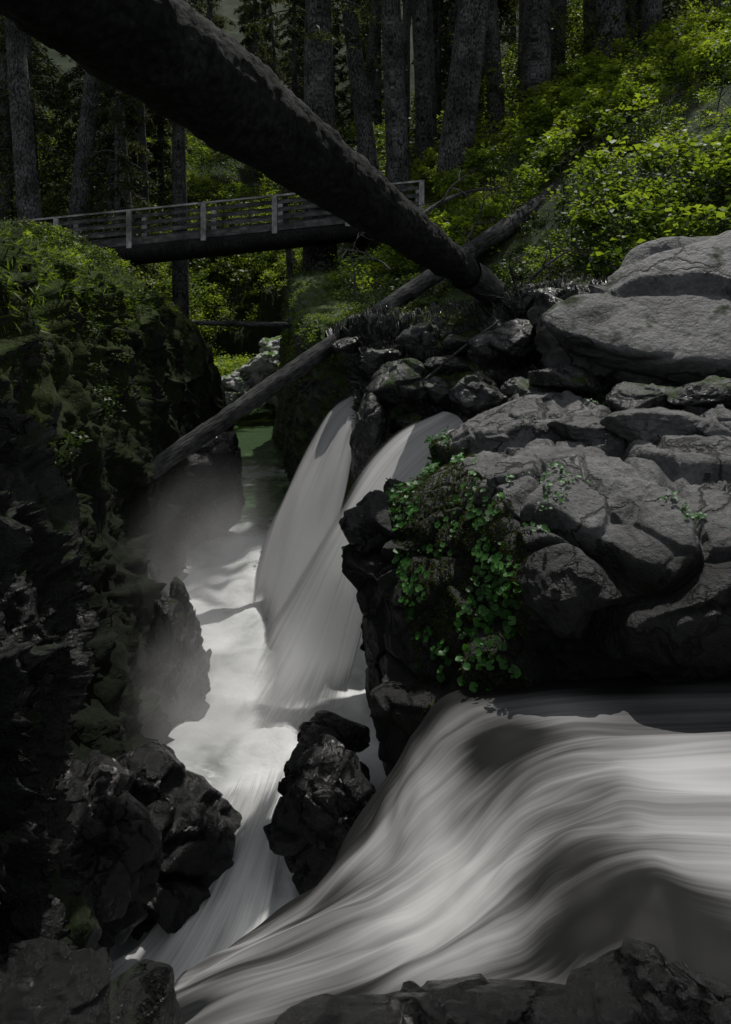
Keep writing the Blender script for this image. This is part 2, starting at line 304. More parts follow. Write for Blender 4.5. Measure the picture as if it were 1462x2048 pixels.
# dark stepped ledge behind the falls
C=[[S(600,700,17)]*1+[S(690,655,15.6),S(700,700,15.1),S(705,780,14.6),S(712,900,13.8),S(712,1000,13.5)],
[S(740,640,17.),S(740,660,15.4),S(745,720,14.6),S(750,790,13.9),S(745,880,13.2),S(740,1000,13)],
[S(830,630,16.6),S(830,665,15.2),S(835,730,14.2),S(845,800,13.3),S(850,860,12.9),S(850,960,12.7)],
[S(920,620,16.6),S(930,665,15),S(930,740,13.9),S(930,800,13.1),S(935,860,12.7),S(935,960,12.4)],
[S(1000,600,16),S(1010,640,14.5),S(1010,720,13.6),S(1010,790,12.8),S(1010,850,12.2),S(1010,950,12)],
[S(1100,580,15),S(1110,620,13.8),S(1110,700,12.8),S(1110,780,12),S(1110,850,11.5),S(1110,950,11.4)],
[S(1250,560,15),S(1250,600,13.5),S(1250,690,12.5),S(1250,780,11.8),S(1250,850,11.2),S(1250,950,11)]]
rocksheet('rock_ledge',C,320,240,M_blk,a=.7,b=.25,c=.5,s=1.7,an=(1,1,2.0),seed=23,flip=False,fine=.05)

# ---------------- individual rocks ----------------
import bmesh
_ico={}
def ico(sub):
    if sub not in _ico:
        bm=bmesh.new();bmesh.ops.create_icosphere(bm,subdivisions=sub,radius=1)
        _ico[sub]=(np.array([v.co[:] for v in bm.verts]),np.array([[v.index for v in f.verts] for f in bm.faces]));bm.free()
    return _ico[sub]
def rock_geo(c,r,seed,sub=5,k=16,round_=.06,rough=.08,rotz=None,cs=1.1,ca=.2):
    rs=np.random.default_rng(seed);v,f=ico(sub);n=rs.normal(size=(k,3));n/=np.linalg.norm(n,axis=1,keepdims=True)
    d=rs.uniform(.6,1.0,k);q=v@n.T;rad=np.where(q>.05,d/np.maximum(q,.05),9)
    kk=1/round_*2;r_=-np.log(np.exp(-kk*rad).sum(1)+np.exp(-kk*1.1))/kk
    p=v*r_[:,None]*np.array(r)
    a=rs.uniform(0,6.28) if rotz is None else rotz;R=np.array([[math.cos(a),-math.sin(a),0],[math.sin(a),math.cos(a),0],[0,0,1]])
    p=p@R.T
    sc=min(r)
    nn=p/np.linalg.norm(p,axis=1,keepdims=True)
    p=p+nn*(rough*sc*4*fbm(p*1.2/sc+seed,5,seed))[:,None]
    i,e=crag(p+seed*3.1,cs/sc,(1,1,1.5),seed);p=p+nn*((ca*i-.07*e)*sc)[:,None]
    return p+np.array(c),f
def rock(name,c,r,seed,mat,**k):
    v,f=rock_geo(c,r,seed,**k);return mk(name,v,f,mat)
R='boulder'
rock(R,(5.3,10.4,-.55),(2.5,1.6,1.35),5,M_slab,k=9,rotz=.1,sub=7,rough=.06,cs=.55,ca=.2,round_=.1)
rock(R,(3.35,10.9,-.85),(.6,.8,1.0),9,M_blk,rotz=.2)
rock(R,S(1120,640,12.2),(.55,.6,.5),10,M_blk)
rock(R,S(1320,850,8.2),(.75,.4,.2),11,M_slab,rotz=.1)
rock(R,S(1170,860,8.6),(.5,.35,.16),12,M_slab,rotz=.3)
rock(R,S(1440,860,8.0),(.45,.4,.25),13,M_slab)
rock(R,S(1040,860,9.3),(.6,.4,.16),14,M_slab,rotz=0)
rock(R,S(1420,790,8.6),(.6,.4,.2),15,M_blk)
rock(R,S(1300,800,8.9),(.5,.4,.25),55,M_blk)
rock(R,S(738,900,12.9),(.34,.8,1.0),116,M_blk,rotz=.1,sub=6)
rr_=np.random.default_rng(5)
for i,(a,b,d,s) in enumerate([(800,760,13.4,.6),(870,780,13.2,.4),(760,720,14.3,.45),(900,730,13.8,.45),(960,790,11.9,.45),(930,690,14.2,.4),(840,690,14.6,.5),(990,700,13,.4),(1040,680,12.8,.5),(820,840,12.9,.25),(1060,780,10.8,.45),(1130,760,10.2,.4),(990,850,10.9,.25),(1050,600,14,.35),(1100,590,13.5,.3),(700,690,15.2,.35)]):
    rock(R,S(a,b,d),(s*rr_.uniform(.9,1.5),s,s*rr_.uniform(.5,.9)),60+i,M_blk,sub=5)
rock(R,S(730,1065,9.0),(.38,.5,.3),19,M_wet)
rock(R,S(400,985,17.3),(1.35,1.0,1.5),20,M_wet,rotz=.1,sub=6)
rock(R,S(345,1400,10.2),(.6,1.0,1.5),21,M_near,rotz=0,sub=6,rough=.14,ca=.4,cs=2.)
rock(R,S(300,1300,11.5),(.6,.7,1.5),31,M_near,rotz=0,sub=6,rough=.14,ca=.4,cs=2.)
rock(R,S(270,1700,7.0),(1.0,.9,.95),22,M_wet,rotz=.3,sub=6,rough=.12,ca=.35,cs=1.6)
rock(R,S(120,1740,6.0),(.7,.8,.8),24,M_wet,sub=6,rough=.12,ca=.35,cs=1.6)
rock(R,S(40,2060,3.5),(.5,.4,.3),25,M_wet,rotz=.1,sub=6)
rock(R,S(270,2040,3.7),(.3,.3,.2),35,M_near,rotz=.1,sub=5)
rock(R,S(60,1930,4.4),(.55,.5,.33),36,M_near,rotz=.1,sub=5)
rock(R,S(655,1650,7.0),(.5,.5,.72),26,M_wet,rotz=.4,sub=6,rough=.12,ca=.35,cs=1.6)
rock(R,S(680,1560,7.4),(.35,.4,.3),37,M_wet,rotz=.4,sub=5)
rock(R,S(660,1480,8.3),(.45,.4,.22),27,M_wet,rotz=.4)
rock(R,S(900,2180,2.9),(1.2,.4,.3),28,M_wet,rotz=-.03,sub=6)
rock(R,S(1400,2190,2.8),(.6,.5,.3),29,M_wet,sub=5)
# pale river rocks on the sunlit far bend
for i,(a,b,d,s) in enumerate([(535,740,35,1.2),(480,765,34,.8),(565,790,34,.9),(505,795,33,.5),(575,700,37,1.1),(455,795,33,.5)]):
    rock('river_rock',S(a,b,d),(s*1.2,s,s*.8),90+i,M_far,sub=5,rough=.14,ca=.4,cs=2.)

# ---------------- water ----------------
def stream(name,lines,m,n,mat,foam=None,disp=.0,seed=0,edge=.5,ew=.1,usc=1.,df=(7,2.5)):
    L_=[cr(np.array(SL(l)),n) for l in lines];G=cr(np.array(L_),m)
    u=np.linspace(0,1,m)[:,None]*np.ones((1,n));v=np.ones((m,1))*np.linspace(0,1,n)[None,:]
    N=gnorm(G)
    q=np.stack([u*df[0],v*df[1],u*0+seed],-1)
    G=G+N*(disp*fbm(q,3,seed))[...,None]
    fo=foam(u,v,G) if foam else 0*u
    fo=fo-edge*(np.clip(1-u/ew,0,1)**2+np.clip((u-(1-ew))/ew,0,1)**2)
    return mk(name,G,gridf(m,n),mat,uv=np.stack([u.ravel()*usc,v.ravel()],-1),attrs={'foam':fo})
falls=empty('waterfall')
tail=lambda G:-1.1*np.clip((-4.9-G[...,2]+.5*fbm(G*1.5,3,3))/.95,0,1)**1.3
w1=stream('fall_upper',[[(705,788,15.2),(660,820,15),(612,900,14.6),(570,990,14.2),(530,1080,13.9),(490,1240,13.5)],
 [(708,800,14.6),(672,840,14.4),(632,920,14),(588,1020,13.5),(550,1140,13),(500,1330,12.3)],
 [(712,830,14),(692,860,13.8),(662,940,13.3),(622,1050,12.8),(580,1180,12.2),(520,1430,11.1)],
 [(722,870,13.4),(706,910,13.2),(692,980,12.8),(670,1080,12.3),(640,1200,11.8),(605,1430,10.7)]],90,120,M_fall,lambda u,v,G:.5+.6*v+tail(G),.06,1,edge=.6,ew=.12)
w2=stream('fall_lower',[[(880,823,12.4),(795,862,12.1),(728,930,11.8),(680,1005,11.4),(620,1090,11.1),(520,1250,10.8),(440,1410,10.3),(350,1580,9.3)],
 [(915,832,11.8),(840,885,11.5),(780,945,11.2),(722,1030,10.8),(670,1140,10.4),(600,1310,10),(525,1440,9.6),(430,1600,8.8)],
 [(935,865,11.2),(870,925,11),(805,995,10.7),(745,1085,10.4),(700,1180,10.1),(660,1330,9.7),(615,1450,9.4),(550,1580,8.8)],
 [(940,915,10.8),(885,975,10.7),(825,1045,10.5),(775,1130,10.2),(738,1220,9.9),(705,1340,9.6),(690,1440,9.3),(670,1560,8.9)]],130,160,M_fall,lambda u,v,G:.5+.55*v-.45*np.clip((v-.55)/.4,0,1)*np.clip((u-.6)/.35,0,1)+tail(G)-.9*np.clip((v-.25)/.3,0,1)*np.clip(1-u/.3,0,1)**1.3,.07,2,edge=.6,ew=.12)
w1.parent=falls;w2.parent=falls
def ell(G,a,b,d,r):
    c=np.array(S(a,b,d));return np.exp(-(((G-c)**2).sum(-1))/(r*r))
rap=stream('rapids',[[(1800,1310,6.7),(1300,1350,6.5),(1050,1380,6.5),(900,1400,6.6),(835,1470,6.6),(780,1560,6.3),(700,1680,5.9),(650,1780,5.5),(520,1880,5.5)],
 [(1800,1410,5.8),(1300,1450,5.6),(1100,1475,5.6),(960,1520,5.6),(860,1610,5.5),(780,1710,5.3),(660,1800,5.0),(500,1890,5.0),(380,1960,5.3)],
 [(1800,1520,5.0),(1350,1530,5.0),(1180,1540,5.0),(1030,1600,4.9),(920,1700,4.8),(820,1780,4.6),(660,1850,4.5),(460,1930,4.6),(320,2000,5.0)],
 [(1800,1650,4.4),(1380,1640,4.4),(1220,1650,4.4),(1090,1700,4.3),(980,1790,4.1),(860,1850,4.0),(690,1920,4.0),(460,2010,4.3),(300,2110,4.8)],
 [(1800,1800,3.7),(1420,1780,3.8),(1280,1790,3.8),(1150,1830,3.7),(1040,1900,3.6),(900,1950,3.5),(720,2030,3.5),(450,2130,3.8),(300,2240,4.4)],
 [(1800,2010,3.1),(1450,2000,3.1),(1330,1990,3.15),(1200,2010,3.15),(1100,2060,3.1),(950,2130,3.0),(740,2230,2.95),(480,2350,3.2),(300,2450,3.8)]],260,300,M_rapid,
 lambda u,v,G:.46+1.0*fbm(np.stack([u*7,v*3.5,u*0+.3],-1),4,5)-.85*ell(G,1000,1500,5.6,.38)-.7*ell(G,1180,1800,3.8,.4)-.55*ell(G,640,1800,5.0,.3)-.7*ell(G,1440,1880,3.4,.5)-.55*ell(G,650,2030,3.6,.5)-.3*ell(G,1250,1430,6.,.4)+.3*ell(G,1380,1560,4.9,.5)+.4*ell(G,900,1830,4.2,.5)+.3*ell(G,850,1600,5.6,.6)-.5*np.clip(1-u/.12,0,1),.30,6,edge=.3,df=(6,4))
cas=stream('cascade',[[(470,1540,8.4),(425,1610,7.9),(370,1700,7.2),(330,1800,6.6),(270,1880,6.2),(190,1930,6.0)],
 [(520,1490,8.6),(490,1590,7.8),(440,1700,7.1),(390,1800,6.5),(330,1900,6.0),(250,2000,5.6)],
 [(590,1480,8.4),(550,1580,7.7),(510,1680,7.1),(470,1790,6.4),(420,1900,5.9),(320,2060,5.4)],
 [(700,1480,8.4),(620,1560,7.8),(570,1680,7.2),(545,1790,6.4),(520,1900,5.8),(420,2080,5.3)]],110,130,M_fall,lambda u,v,G:.45+.1*v+.6*fbm(np.stack([u*4,v*4,u],-1),3,5)-.9*np.clip(1-v/.25,0,1),.15,9)
# river in the gorge
xs2=np.arange(-9,3,.09);ys2=np.arange(4,43,.12);X2,Y2=np.meshgrid(xs2,ys2)
P2=np.stack([X2,Y2,X2*0],-1)
fo=np.clip(1.1-(Y2-16)/3.0,0,.75)
fo=np.maximum(fo,.5*np.clip(1-np.abs(Y2-24)/2.5,0,1))+1.0*fbm(P2*np.array([1.6,.9,1]),5,4)
Z2=-5.85+.12*fbm(P2*1.4,3,2)+.6*np.clip(fo,0,1)*fbm(P2*1.6,5,8)
def rivermat():
    m,nt,nd,L=newmat('river_water');o=nd('ShaderNodeOutputMaterial');b=nd('ShaderNodeBsdfPrincipled');L(b.outputs[0],o.inputs[0])
    at=nd('ShaderNodeAttribute',attribute_name='foam');g=nd('ShaderNodeNewGeometry')
    n=nd('ShaderNodeTexNoise',i_Scale=1.8,i_Detail=5.);L(g.outputs['Position'],n.inputs['Vector'])
    s=nd('ShaderNodeMath',operation='ADD');L(at.outputs['Fac'],s.inputs[0]);L(n.outputs[0],s.inputs[1])
    mr=nd('ShaderNodeMapRange');L(s.outputs[0],mr.inputs[0]);mr.inputs[1].default_value=.6;mr.inputs[2].default_value=1.55;mr.interpolation_type='SMOOTHSTEP'
    sy=nd('ShaderNodeSeparateXYZ');L(g.outputs['Position'],sy.inputs[0]);my=nd('ShaderNodeMapRange');L(sy.outputs['Y'],my.inputs[0]);my.inputs[1].default_value=14;my.inputs[2].default_value=20
    dc=nd('ShaderNodeMixRGB');L(my.outputs[0],dc.inputs[0]);dc.inputs[1].default_value=(.10,.11,.105,1);dc.inputs[2].default_value=(.045,.075,.035,1)
    c=nd('ShaderNodeMixRGB');L(mr.outputs[0],c.inputs[0]);L(dc.outputs[0],c.inputs[1]);c.inputs[2].default_value=(.62,.63,.63,1);L(c.outputs[0],b.inputs['Base Color'])
    r=nd('ShaderNodeMapRange');L(mr.outputs[0],r.inputs[0]);r.inputs[3].default_value=.15;r.inputs[4].default_value=.9;L(r.outputs[0],b.inputs['Roughness'])
    bp=nd('ShaderNodeBump',i_Strength=.4,i_Distance=.08);n3=nd('ShaderNodeTexNoise',i_Scale=5.,i_Detail=3.);L(g.outputs['Position'],n3.inputs['Vector']);L(n3.outputs[0],bp.inputs['Height']);L(bp.outputs[0],b.inputs['Normal'])
    return m
mk('river',np.stack([X2,Y2,Z2],-1),gridf(*X2.shape),rivermat(),attrs={'foam':fo})
# spray mist hanging over the plunge pool (real scattering volume, dense in the middle, thinning to nothing)
def mistmat(dn):
    m,nt,nd,L=newmat('spray_mist');o=nd('ShaderNodeOutputMaterial');vs=nd('ShaderNodeVolumeScatter')
    tc=nd('ShaderNodeTexCoord');ln=nd('ShaderNodeVectorMath',operation='LENGTH');L(tc.outputs['Object'],ln.inputs[0])
    mr=nd('ShaderNodeMapRange');L(ln.outputs['Value'],mr.inputs[0]);mr.inputs[1].default_value=.95;mr.inputs[2].default_value=.1;mr.inputs[3].default_value=0;mr.inputs[4].default_value=dn;mr.interpolation_type='SMOOTHSTEP'
    n=nd('ShaderNodeTexNoise',i_Scale=2.5,i_Detail=2.);L(tc.outputs['Object'],n.inputs['Vector'])
    m2=nd('ShaderNodeMapRange');L(n.outputs[0],m2.inputs[0]);m2.inputs[1].default_value=.3;m2.inputs[2].default_value=.7;m2.inputs[3].default_value=.2;m2.inputs[4].default_value=1.5
    mu=nd('ShaderNodeMath',operation='MULTIPLY');L(mr.outputs[0],mu.inputs[0]);L(m2.outputs[0],mu.inputs[1]);L(mu.outputs[0],vs.inputs['Density']);L(vs.outputs[0],o.inputs['Volume']);return m
v,f=ico(4)
for c,s,dn in [((-2.7,12,-4.8),(1.8,3.8,2.4),.2),((-2.0,9.2,-5.3),(1.9,1.7,1.3),.55)]:
    o=mk('mist',v,f,mistmat(dn));o.location=c;o.scale=s

# ---------------- tubes ----------------
def tube(pts,rad,seg=16,n=40,wob=.0,seed=0,ovl=0.):
    P=cr(np.array(pts,float),n);r=np.interp(np.linspace(0,1,n),np.linspace(0,1,len(rad)),rad)
    T=np.gradient(P,axis=0);T/=np.linalg.norm(T,axis=1,keepdims=True)
    up=np.array([0,0,1.]) if abs(T[0,2])<.9 else np.array([0,1.,0])
    A=np.cross(T,up);A/=np.linalg.norm(A,axis=1,keepdims=True);B=np.cross(A,T)
    th=np.linspace(0,2*np.pi,seg,endpoint=False)
    D=A[:,None,:]*np.cos(th)[None,:,None]+B[:,None,:]*np.sin(th)[None,:,None]
    V=P[:,None,:]+D*r[:,None,None]
    if wob>0:
        V=V+D*(wob*fbm(V*3,3,seed)+wob*.6*fbm(V*11,3,seed+3))[...,None]
    ln=np.concatenate([[0],np.cumsum(np.linalg.norm(np.diff(P,axis=0),axis=1))])
    uv=np.stack([np.abs(np.linspace(-1,1,seg))[None,:]*np.ones((n,1))*r.mean()*3,ln[:,None]*np.ones((1,seg))],-1)
    return V.reshape(-1,3),gridf(n,seg,True),uv.reshape(-1,2)
def join(parts):
    vs=[];fs=[];us=[];o=0
    for v,f,u in parts: vs.append(v);fs.append(f+o);us.append(u);o+=len(v)
    return np.concatenate(vs),np.concatenate(fs),np.concatenate(us)
# big fallen trunk bridging the gorge
A=np.array((-3.25,3.4,2.85));d=np.array((.495,1,-.217))
pts=[A+d*t for t in (0,1.6,4.3,7.6,10,11.8,13.3)]
parts=[tube(pts,[.50,.49,.47,.38,.31,.28,.24],96,420,.12,2)]
rs=np.random.default_rng(3)
def twig(p,dirv,l,r,n=5,wig=.25,rs=rs):
    pts=[np.array(p,float)];dd=np.array(dirv,float);dd/=np.linalg.norm(dd)
    for i in range(n):
        dd=dd+rs.normal(size=3)*wig;dd/=np.linalg.norm(dd);pts.append(pts[-1]+dd*l/n)
    return pts
def twigs(p,dirv,l,r,depth=2,out=None,rs=rs):
    if out is None: out=[]
    pts=twig(p,dirv,l,r,rs=rs);out.append(tube(pts,[r,r*.3],6,14))
    if depth>0:
        for k in range(rs.integers(2,5)):
            i=rs.integers(1,5);dd=np.array(pts[i+1])-np.array(pts[i]);dd=dd/np.linalg.norm(dd)+rs.normal(size=3)*.6
            twigs(pts[i],dd,l*rs.uniform(.3,.6),r*.5,depth-1,out,rs)
    return out
for t,l in ((2.0,.6),(5.5,.3),(7.4,.25)):
    c=A+d*t;parts+=twigs(c+np.array([-.1,0,.35]),(-.2,.3,1),l,.04,1)
v,f,u=join(parts);lg=mk('fallen_log',v,f,M_logbark,uv=u)
a=A+d*10.6;b=A+d*13.4
v,f,u=tube([a,(a+b)/2,b],[.345,.32,.24],40,60,.06,5);mk('bare_end',v,f,M_logend,uv=u,parent=lg)
# leaner log
pts=[(-4.6,12.75,-3.6),(-1.5,15.3,-1.5),(1.45,17.7,.43),(4.2,19.9,2.2),(6.9,22,4.1)]
v,f,u=tube(pts,[.17,.2,.22,.26,.28],32,220,.05,8);mk('fallen_log',v,f,M_log2,uv=u)
v,f,u=tube([S(380,645,24),S(480,648,24),S(590,650,24)],[.08,.09,.1],12,40,.02,8);mk('fallen_log',v,f,M_log2,uv=u)
# dead branches
parts=[];
parts.append(tube(SL([(835,440,14.2),(870,412,14.4),(930,385,14.8),(1000,376,15.2)]),[.06,.02],8,30,.02,1))
parts+=twigs(S(870,412,14.4),(1,.3,.5),1.2,.03,2);parts+=twigs(S(930,490,16),(.6,0,1),1.3,.03,2);parts+=twigs(S(710,600,17),(.4,0,1),1.3,.03,2)
parts+=twigs(S(1060,560,14),(1,.2,.6),1.2,.04,2);parts+=twigs(S(780,540,16.5),(-1,.2,.4),1.6,.03,2);parts+=twigs(S(1040,600,13.5),(-.5,.2,1),.9,.03,2)
parts.append(tube(SL([(850,760,12.8),(920,700,13),(1000,640,13.3)]),[.03,.015],6,20))
for k in range(60):
    x=rs.uniform(2.5,11);y=rs.uniform(13.5,23);parts+=twigs((x,y,float(TH(x,y))),(rs.normal()*.7,rs.normal()*.3,1),rs.uniform(.8,2),.02,1)
v,f,u=join(parts);mk('dead_branches',v,f,M_twig,uv=u)

# ---------------- bridge ----------------
br=empty('footbridge')
def box(name,p0,p1,w,h,mat,parent=br):
    p0=np.array(p0,float);p1=np.array(p1,float);t=p1-p0;l=np.linalg.norm(t);t/=l
    up=np.array([0,0,1.]) if abs(t[2])<.9 else np.array([0,1.,0]);s=np.cross(t,up);s/=np.linalg.norm(s);up=np.cross(s,t)
    bm=bmesh.new();bmesh.ops.create_cube(bm,size=1)
    for v in bm.verts:
        c=v.co.copy();v.co=Vector(((p0+p1)/2+t*c.x*l+s*c.y*w+up*c.z*h).tolist())
    bmesh.ops.bevel(bm,geom=bm.edges[:],offset=.012,segments=1,affect='EDGES')
    me=bpy.data.meshes.new(name);bm.to_mesh(me);bm.free();uvl=me.uv_layers.new(name='UVMap')
    for lp in me.loops:
        c=np.array(me.vertices[lp.vertex_index].co)-p0;uvl.data[lp.index].uv=(float(c@s+c@up),float(c@t)*.15)
    me.materials.append(mat);ob=bpy.data.objects.new(name,me);bpy.context.scene.collection.objects.link(ob);ob.parent=parent
YB=27.5
def dz(x): return 2.35+.1*(x+9.25)+.03*max(0,1-((x+5)/8)**2)
x0,x1=-20.6,2.3
for side,yy in(('front',YB),('rear',YB+1.9)):
    for i,x in enumerate([-17.9,-15.0,-12.1,-9.25,-6.34,-3.56,-.7,2.2]):
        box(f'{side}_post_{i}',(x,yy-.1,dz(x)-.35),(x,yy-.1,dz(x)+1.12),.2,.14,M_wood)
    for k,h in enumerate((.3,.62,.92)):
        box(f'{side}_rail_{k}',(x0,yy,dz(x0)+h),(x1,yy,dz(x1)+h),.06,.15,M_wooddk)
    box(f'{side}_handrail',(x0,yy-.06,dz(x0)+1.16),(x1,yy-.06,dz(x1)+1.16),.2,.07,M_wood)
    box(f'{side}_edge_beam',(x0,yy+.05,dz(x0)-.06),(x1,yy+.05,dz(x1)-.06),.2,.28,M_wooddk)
nx=int((x1-x0)/.3)
for i in range(nx):
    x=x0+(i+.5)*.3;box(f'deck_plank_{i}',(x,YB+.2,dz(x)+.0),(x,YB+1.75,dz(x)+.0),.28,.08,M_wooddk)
for k,yy in enumerate((YB+.15,YB+.95,YB+1.75)):
    v,f,u=tube([(-9.8,yy,dz(-9.8)-.52),(-5,yy,dz(-5)-.52),(.4,yy,dz(.4)-.5)],[.36,.34,.3],20,60,.03,k);o=mk(f'log_girder_{k}',v,f,M_logbark,uv=u,parent=br)

# ---------------- foliage ----------------
def leaves(p,size,rs,flat=.5,asp=.6,droop=0.,tint=None):
    n=len(p);a=rs.normal(size=(n,3));a[:,2]*=(1-flat);a[:,2]-=droop;a/=np.linalg.norm(a,axis=1,keepdims=True)
    u=rs.normal(size=(n,3))*(1-flat)+np.array([0,0,1.])*flat*1.6;b=np.cross(a,u);b/=np.linalg.norm(b,axis=1,keepdims=True)+1e-9
    L_=size[:,None];nn=np.cross(b,a)
    v=np.stack([p,p+a*L_*.45+b*L_*asp*.5+nn*L_*.08,p+a*L_,p+a*L_*.45-b*L_*asp*.5+nn*L_*.08],1).reshape(-1,3)
    f=np.arange(4*n).reshape(n,4)
    t=np.repeat(rs.uniform(0,1,n) if tint is None else tint,4)
    return v,f,t
def clumps(cent,rad,per,size,rs,flat=.5,asp=.6,droop=0.,squash=.7):
    n=len(cent)*per;d=rs.normal(size=(n,3));d/=np.linalg.norm(d,axis=1,keepdims=True);r=rs.uniform(.2,1,n)**.5 
    c=np.repeat(cent,per,0);R_=np.repeat(rad,per)
    p=c+d*(r*R_)[:,None]*np.array([1,1,squash])
    q=p+.35*R_[:,None]*np.stack([fbm(p*2.5,2,1),fbm(p*2.5,2,2),fbm(p*2.5,2,3)],-1)*2
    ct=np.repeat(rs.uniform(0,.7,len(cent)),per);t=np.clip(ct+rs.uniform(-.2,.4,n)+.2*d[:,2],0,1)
    ss=np.repeat(rs.uniform(.6,1.4,len(cent)),per)
    return leaves(q,rs.uniform(size*.6,size*1.3,n)*ss,rs,flat,asp,droop,t)
def scat(name,region,count,per,size,mat,seed,hmin=.1,hmax=.6,rmin=.2,rmax=.5,cond=None,flat=.5,asp=.6,gap=.1):
    rs=np.random.default_rng(seed);x=rs.uniform(region[0],region[1],count);y=rs.uniform(region[2],region[3],count);z=TH(x,y)
    k=z>-3.5
    if cond is not None:k&=cond(x,y,z)
    P=np.stack([x,y,x*0],-1);k&=(fbm(P*.5,3,seed)*1.6+rs.uniform(-.1,.3,count))>gap*.5
    x,y,z=x[k],y[k],z[k];h=rs.uniform(hmin,hmax,len(x))
    v,f,t=clumps(np.stack([x,y,z+h],-1),rs.uniform(rmin,rmax,len(x)),per,size,rs,flat,asp)
    mk(name,v,f,mat,smooth=False,attrs={'tint':t})
def offlog(x,y):
    yl=12.75+(x+4.6)*(9.25/11.5);return ~((y-yl>-2.2)&(y-yl<.2)&(x<7))&~((x>-1.5)&(x<2.9)&(y>22.5)&(y<29.6))
cen=lambda y:np.interp(y,GC[:,0],GC[:,1])
hill=lambda x,y,z:(x-cen(y)>.9)&((y>16)|((y>13.2)&(x>5)))
scat('hillside_shrubs',(-1,16,13,34),2500,60,.15,M_leaf,31,.15,1.2,.2,.6,lambda x,y,z:hill(x,y,z)&offlog(x,y),flat=.6,asp=.8,gap=.3)
scat('hillside_shrubs',(-1,16,13.5,34),1800,90,.08,M_leafd,32,.0,.35,.2,.5,lambda x,y,z:hill(x,y,z)&offlog(x,y),gap=-.1)
scat('hillside_shrubs',(-.5,10,14.2,30),2000,70,.07,M_leafd,42,-.1,.1,.12,.3,lambda x,y,z:(x-cen(y)>2)&(~offlog(x,y)|(y<17)),gap=-.6)
scat('hillside_shrubs',(3,16,13,30),1100,60,.08,M_leaf,39,.0,.5,.15,.4,lambda x,y,z:hill(x,y,z)&offlog(x,y),gap=.25)
scat('gorge_rim_shrubs',(-4,4,19,30),900,110,.09,M_leaf,33,.0,.7,.2,.5,lambda x,y,z:(x-cen(y)>.8)&offlog(x,y))
scat('gorge_rim_shrubs',(-14,-4.4,9,26),1700,90,.09,M_leafd,34,.0,.4,.2,.45,lambda x,y,z:(z>-1.5)&((y>14)|(x<-5.5)))
scat('gorge_rim_shrubs',(-18,-5,16,27),420,110,.10,M_leaf,35,.1,.5,.2,.45,lambda x,y,z:z>-1.5)
scat('riverbank_foliage',(-14,2,37,52),1500,90,.15,M_leaf,36,.1,1.1,.3,.8,lambda x,y,z:z>-5,gap=-.1)
scat('understory',(-26,26,34,60),1200,90,.15,M_leaf,37,.2,3.,.4,1.1)
scat('understory',(-26,26,33,62),1200,80,.22,M_leafd,38,.2,3.5,.5,1.5)
rs=np.random.default_rng(79)
ce=np.array([S(a,b,d) for a,b,d in zip(rs.uniform(370,590,150),rs.uniform(510,760,150),rs.uniform(34,40,150))])
ce[:,2]=np.minimum(ce[:,2],np.maximum(TH(ce[:,0],ce[:,1]),-5.6)+2.2)
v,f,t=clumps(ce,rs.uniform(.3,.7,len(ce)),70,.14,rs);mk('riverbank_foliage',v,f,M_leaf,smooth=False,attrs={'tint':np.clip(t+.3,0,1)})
rs=np.random.default_rng(78)
def surfpick(G,N,n,rs,cond):
    i=rs.integers(0,G.shape[0]-1,n);j=rs.integers(0,G.shape[1]-1,n);u=rs.random(n)[:,None];w=rs.random(n)[:,None]
    p=G[i,j]*(1-u)*(1-w)+G[i+1,j]*u*(1-w)+G[i,j+1]*(1-u)*w+G[i+1,j+1]*u*w;nn=N[i,j];k=cond(p,nn);return p[k],nn[k]
ce,n=surfpick(GRw,NRw,900,rs,lambda p,n:(p[:,2]>-2.6)&(p[:,1]>15.5)&(fbm(p*.9,2,9)>-.05))
v,f,t=clumps(ce,rs.uniform(.12,.3,len(ce)),60,.07,rs);mk('canyon_wall_plants',v,f,M_leaf,smooth=False,attrs={'tint':t*.7})

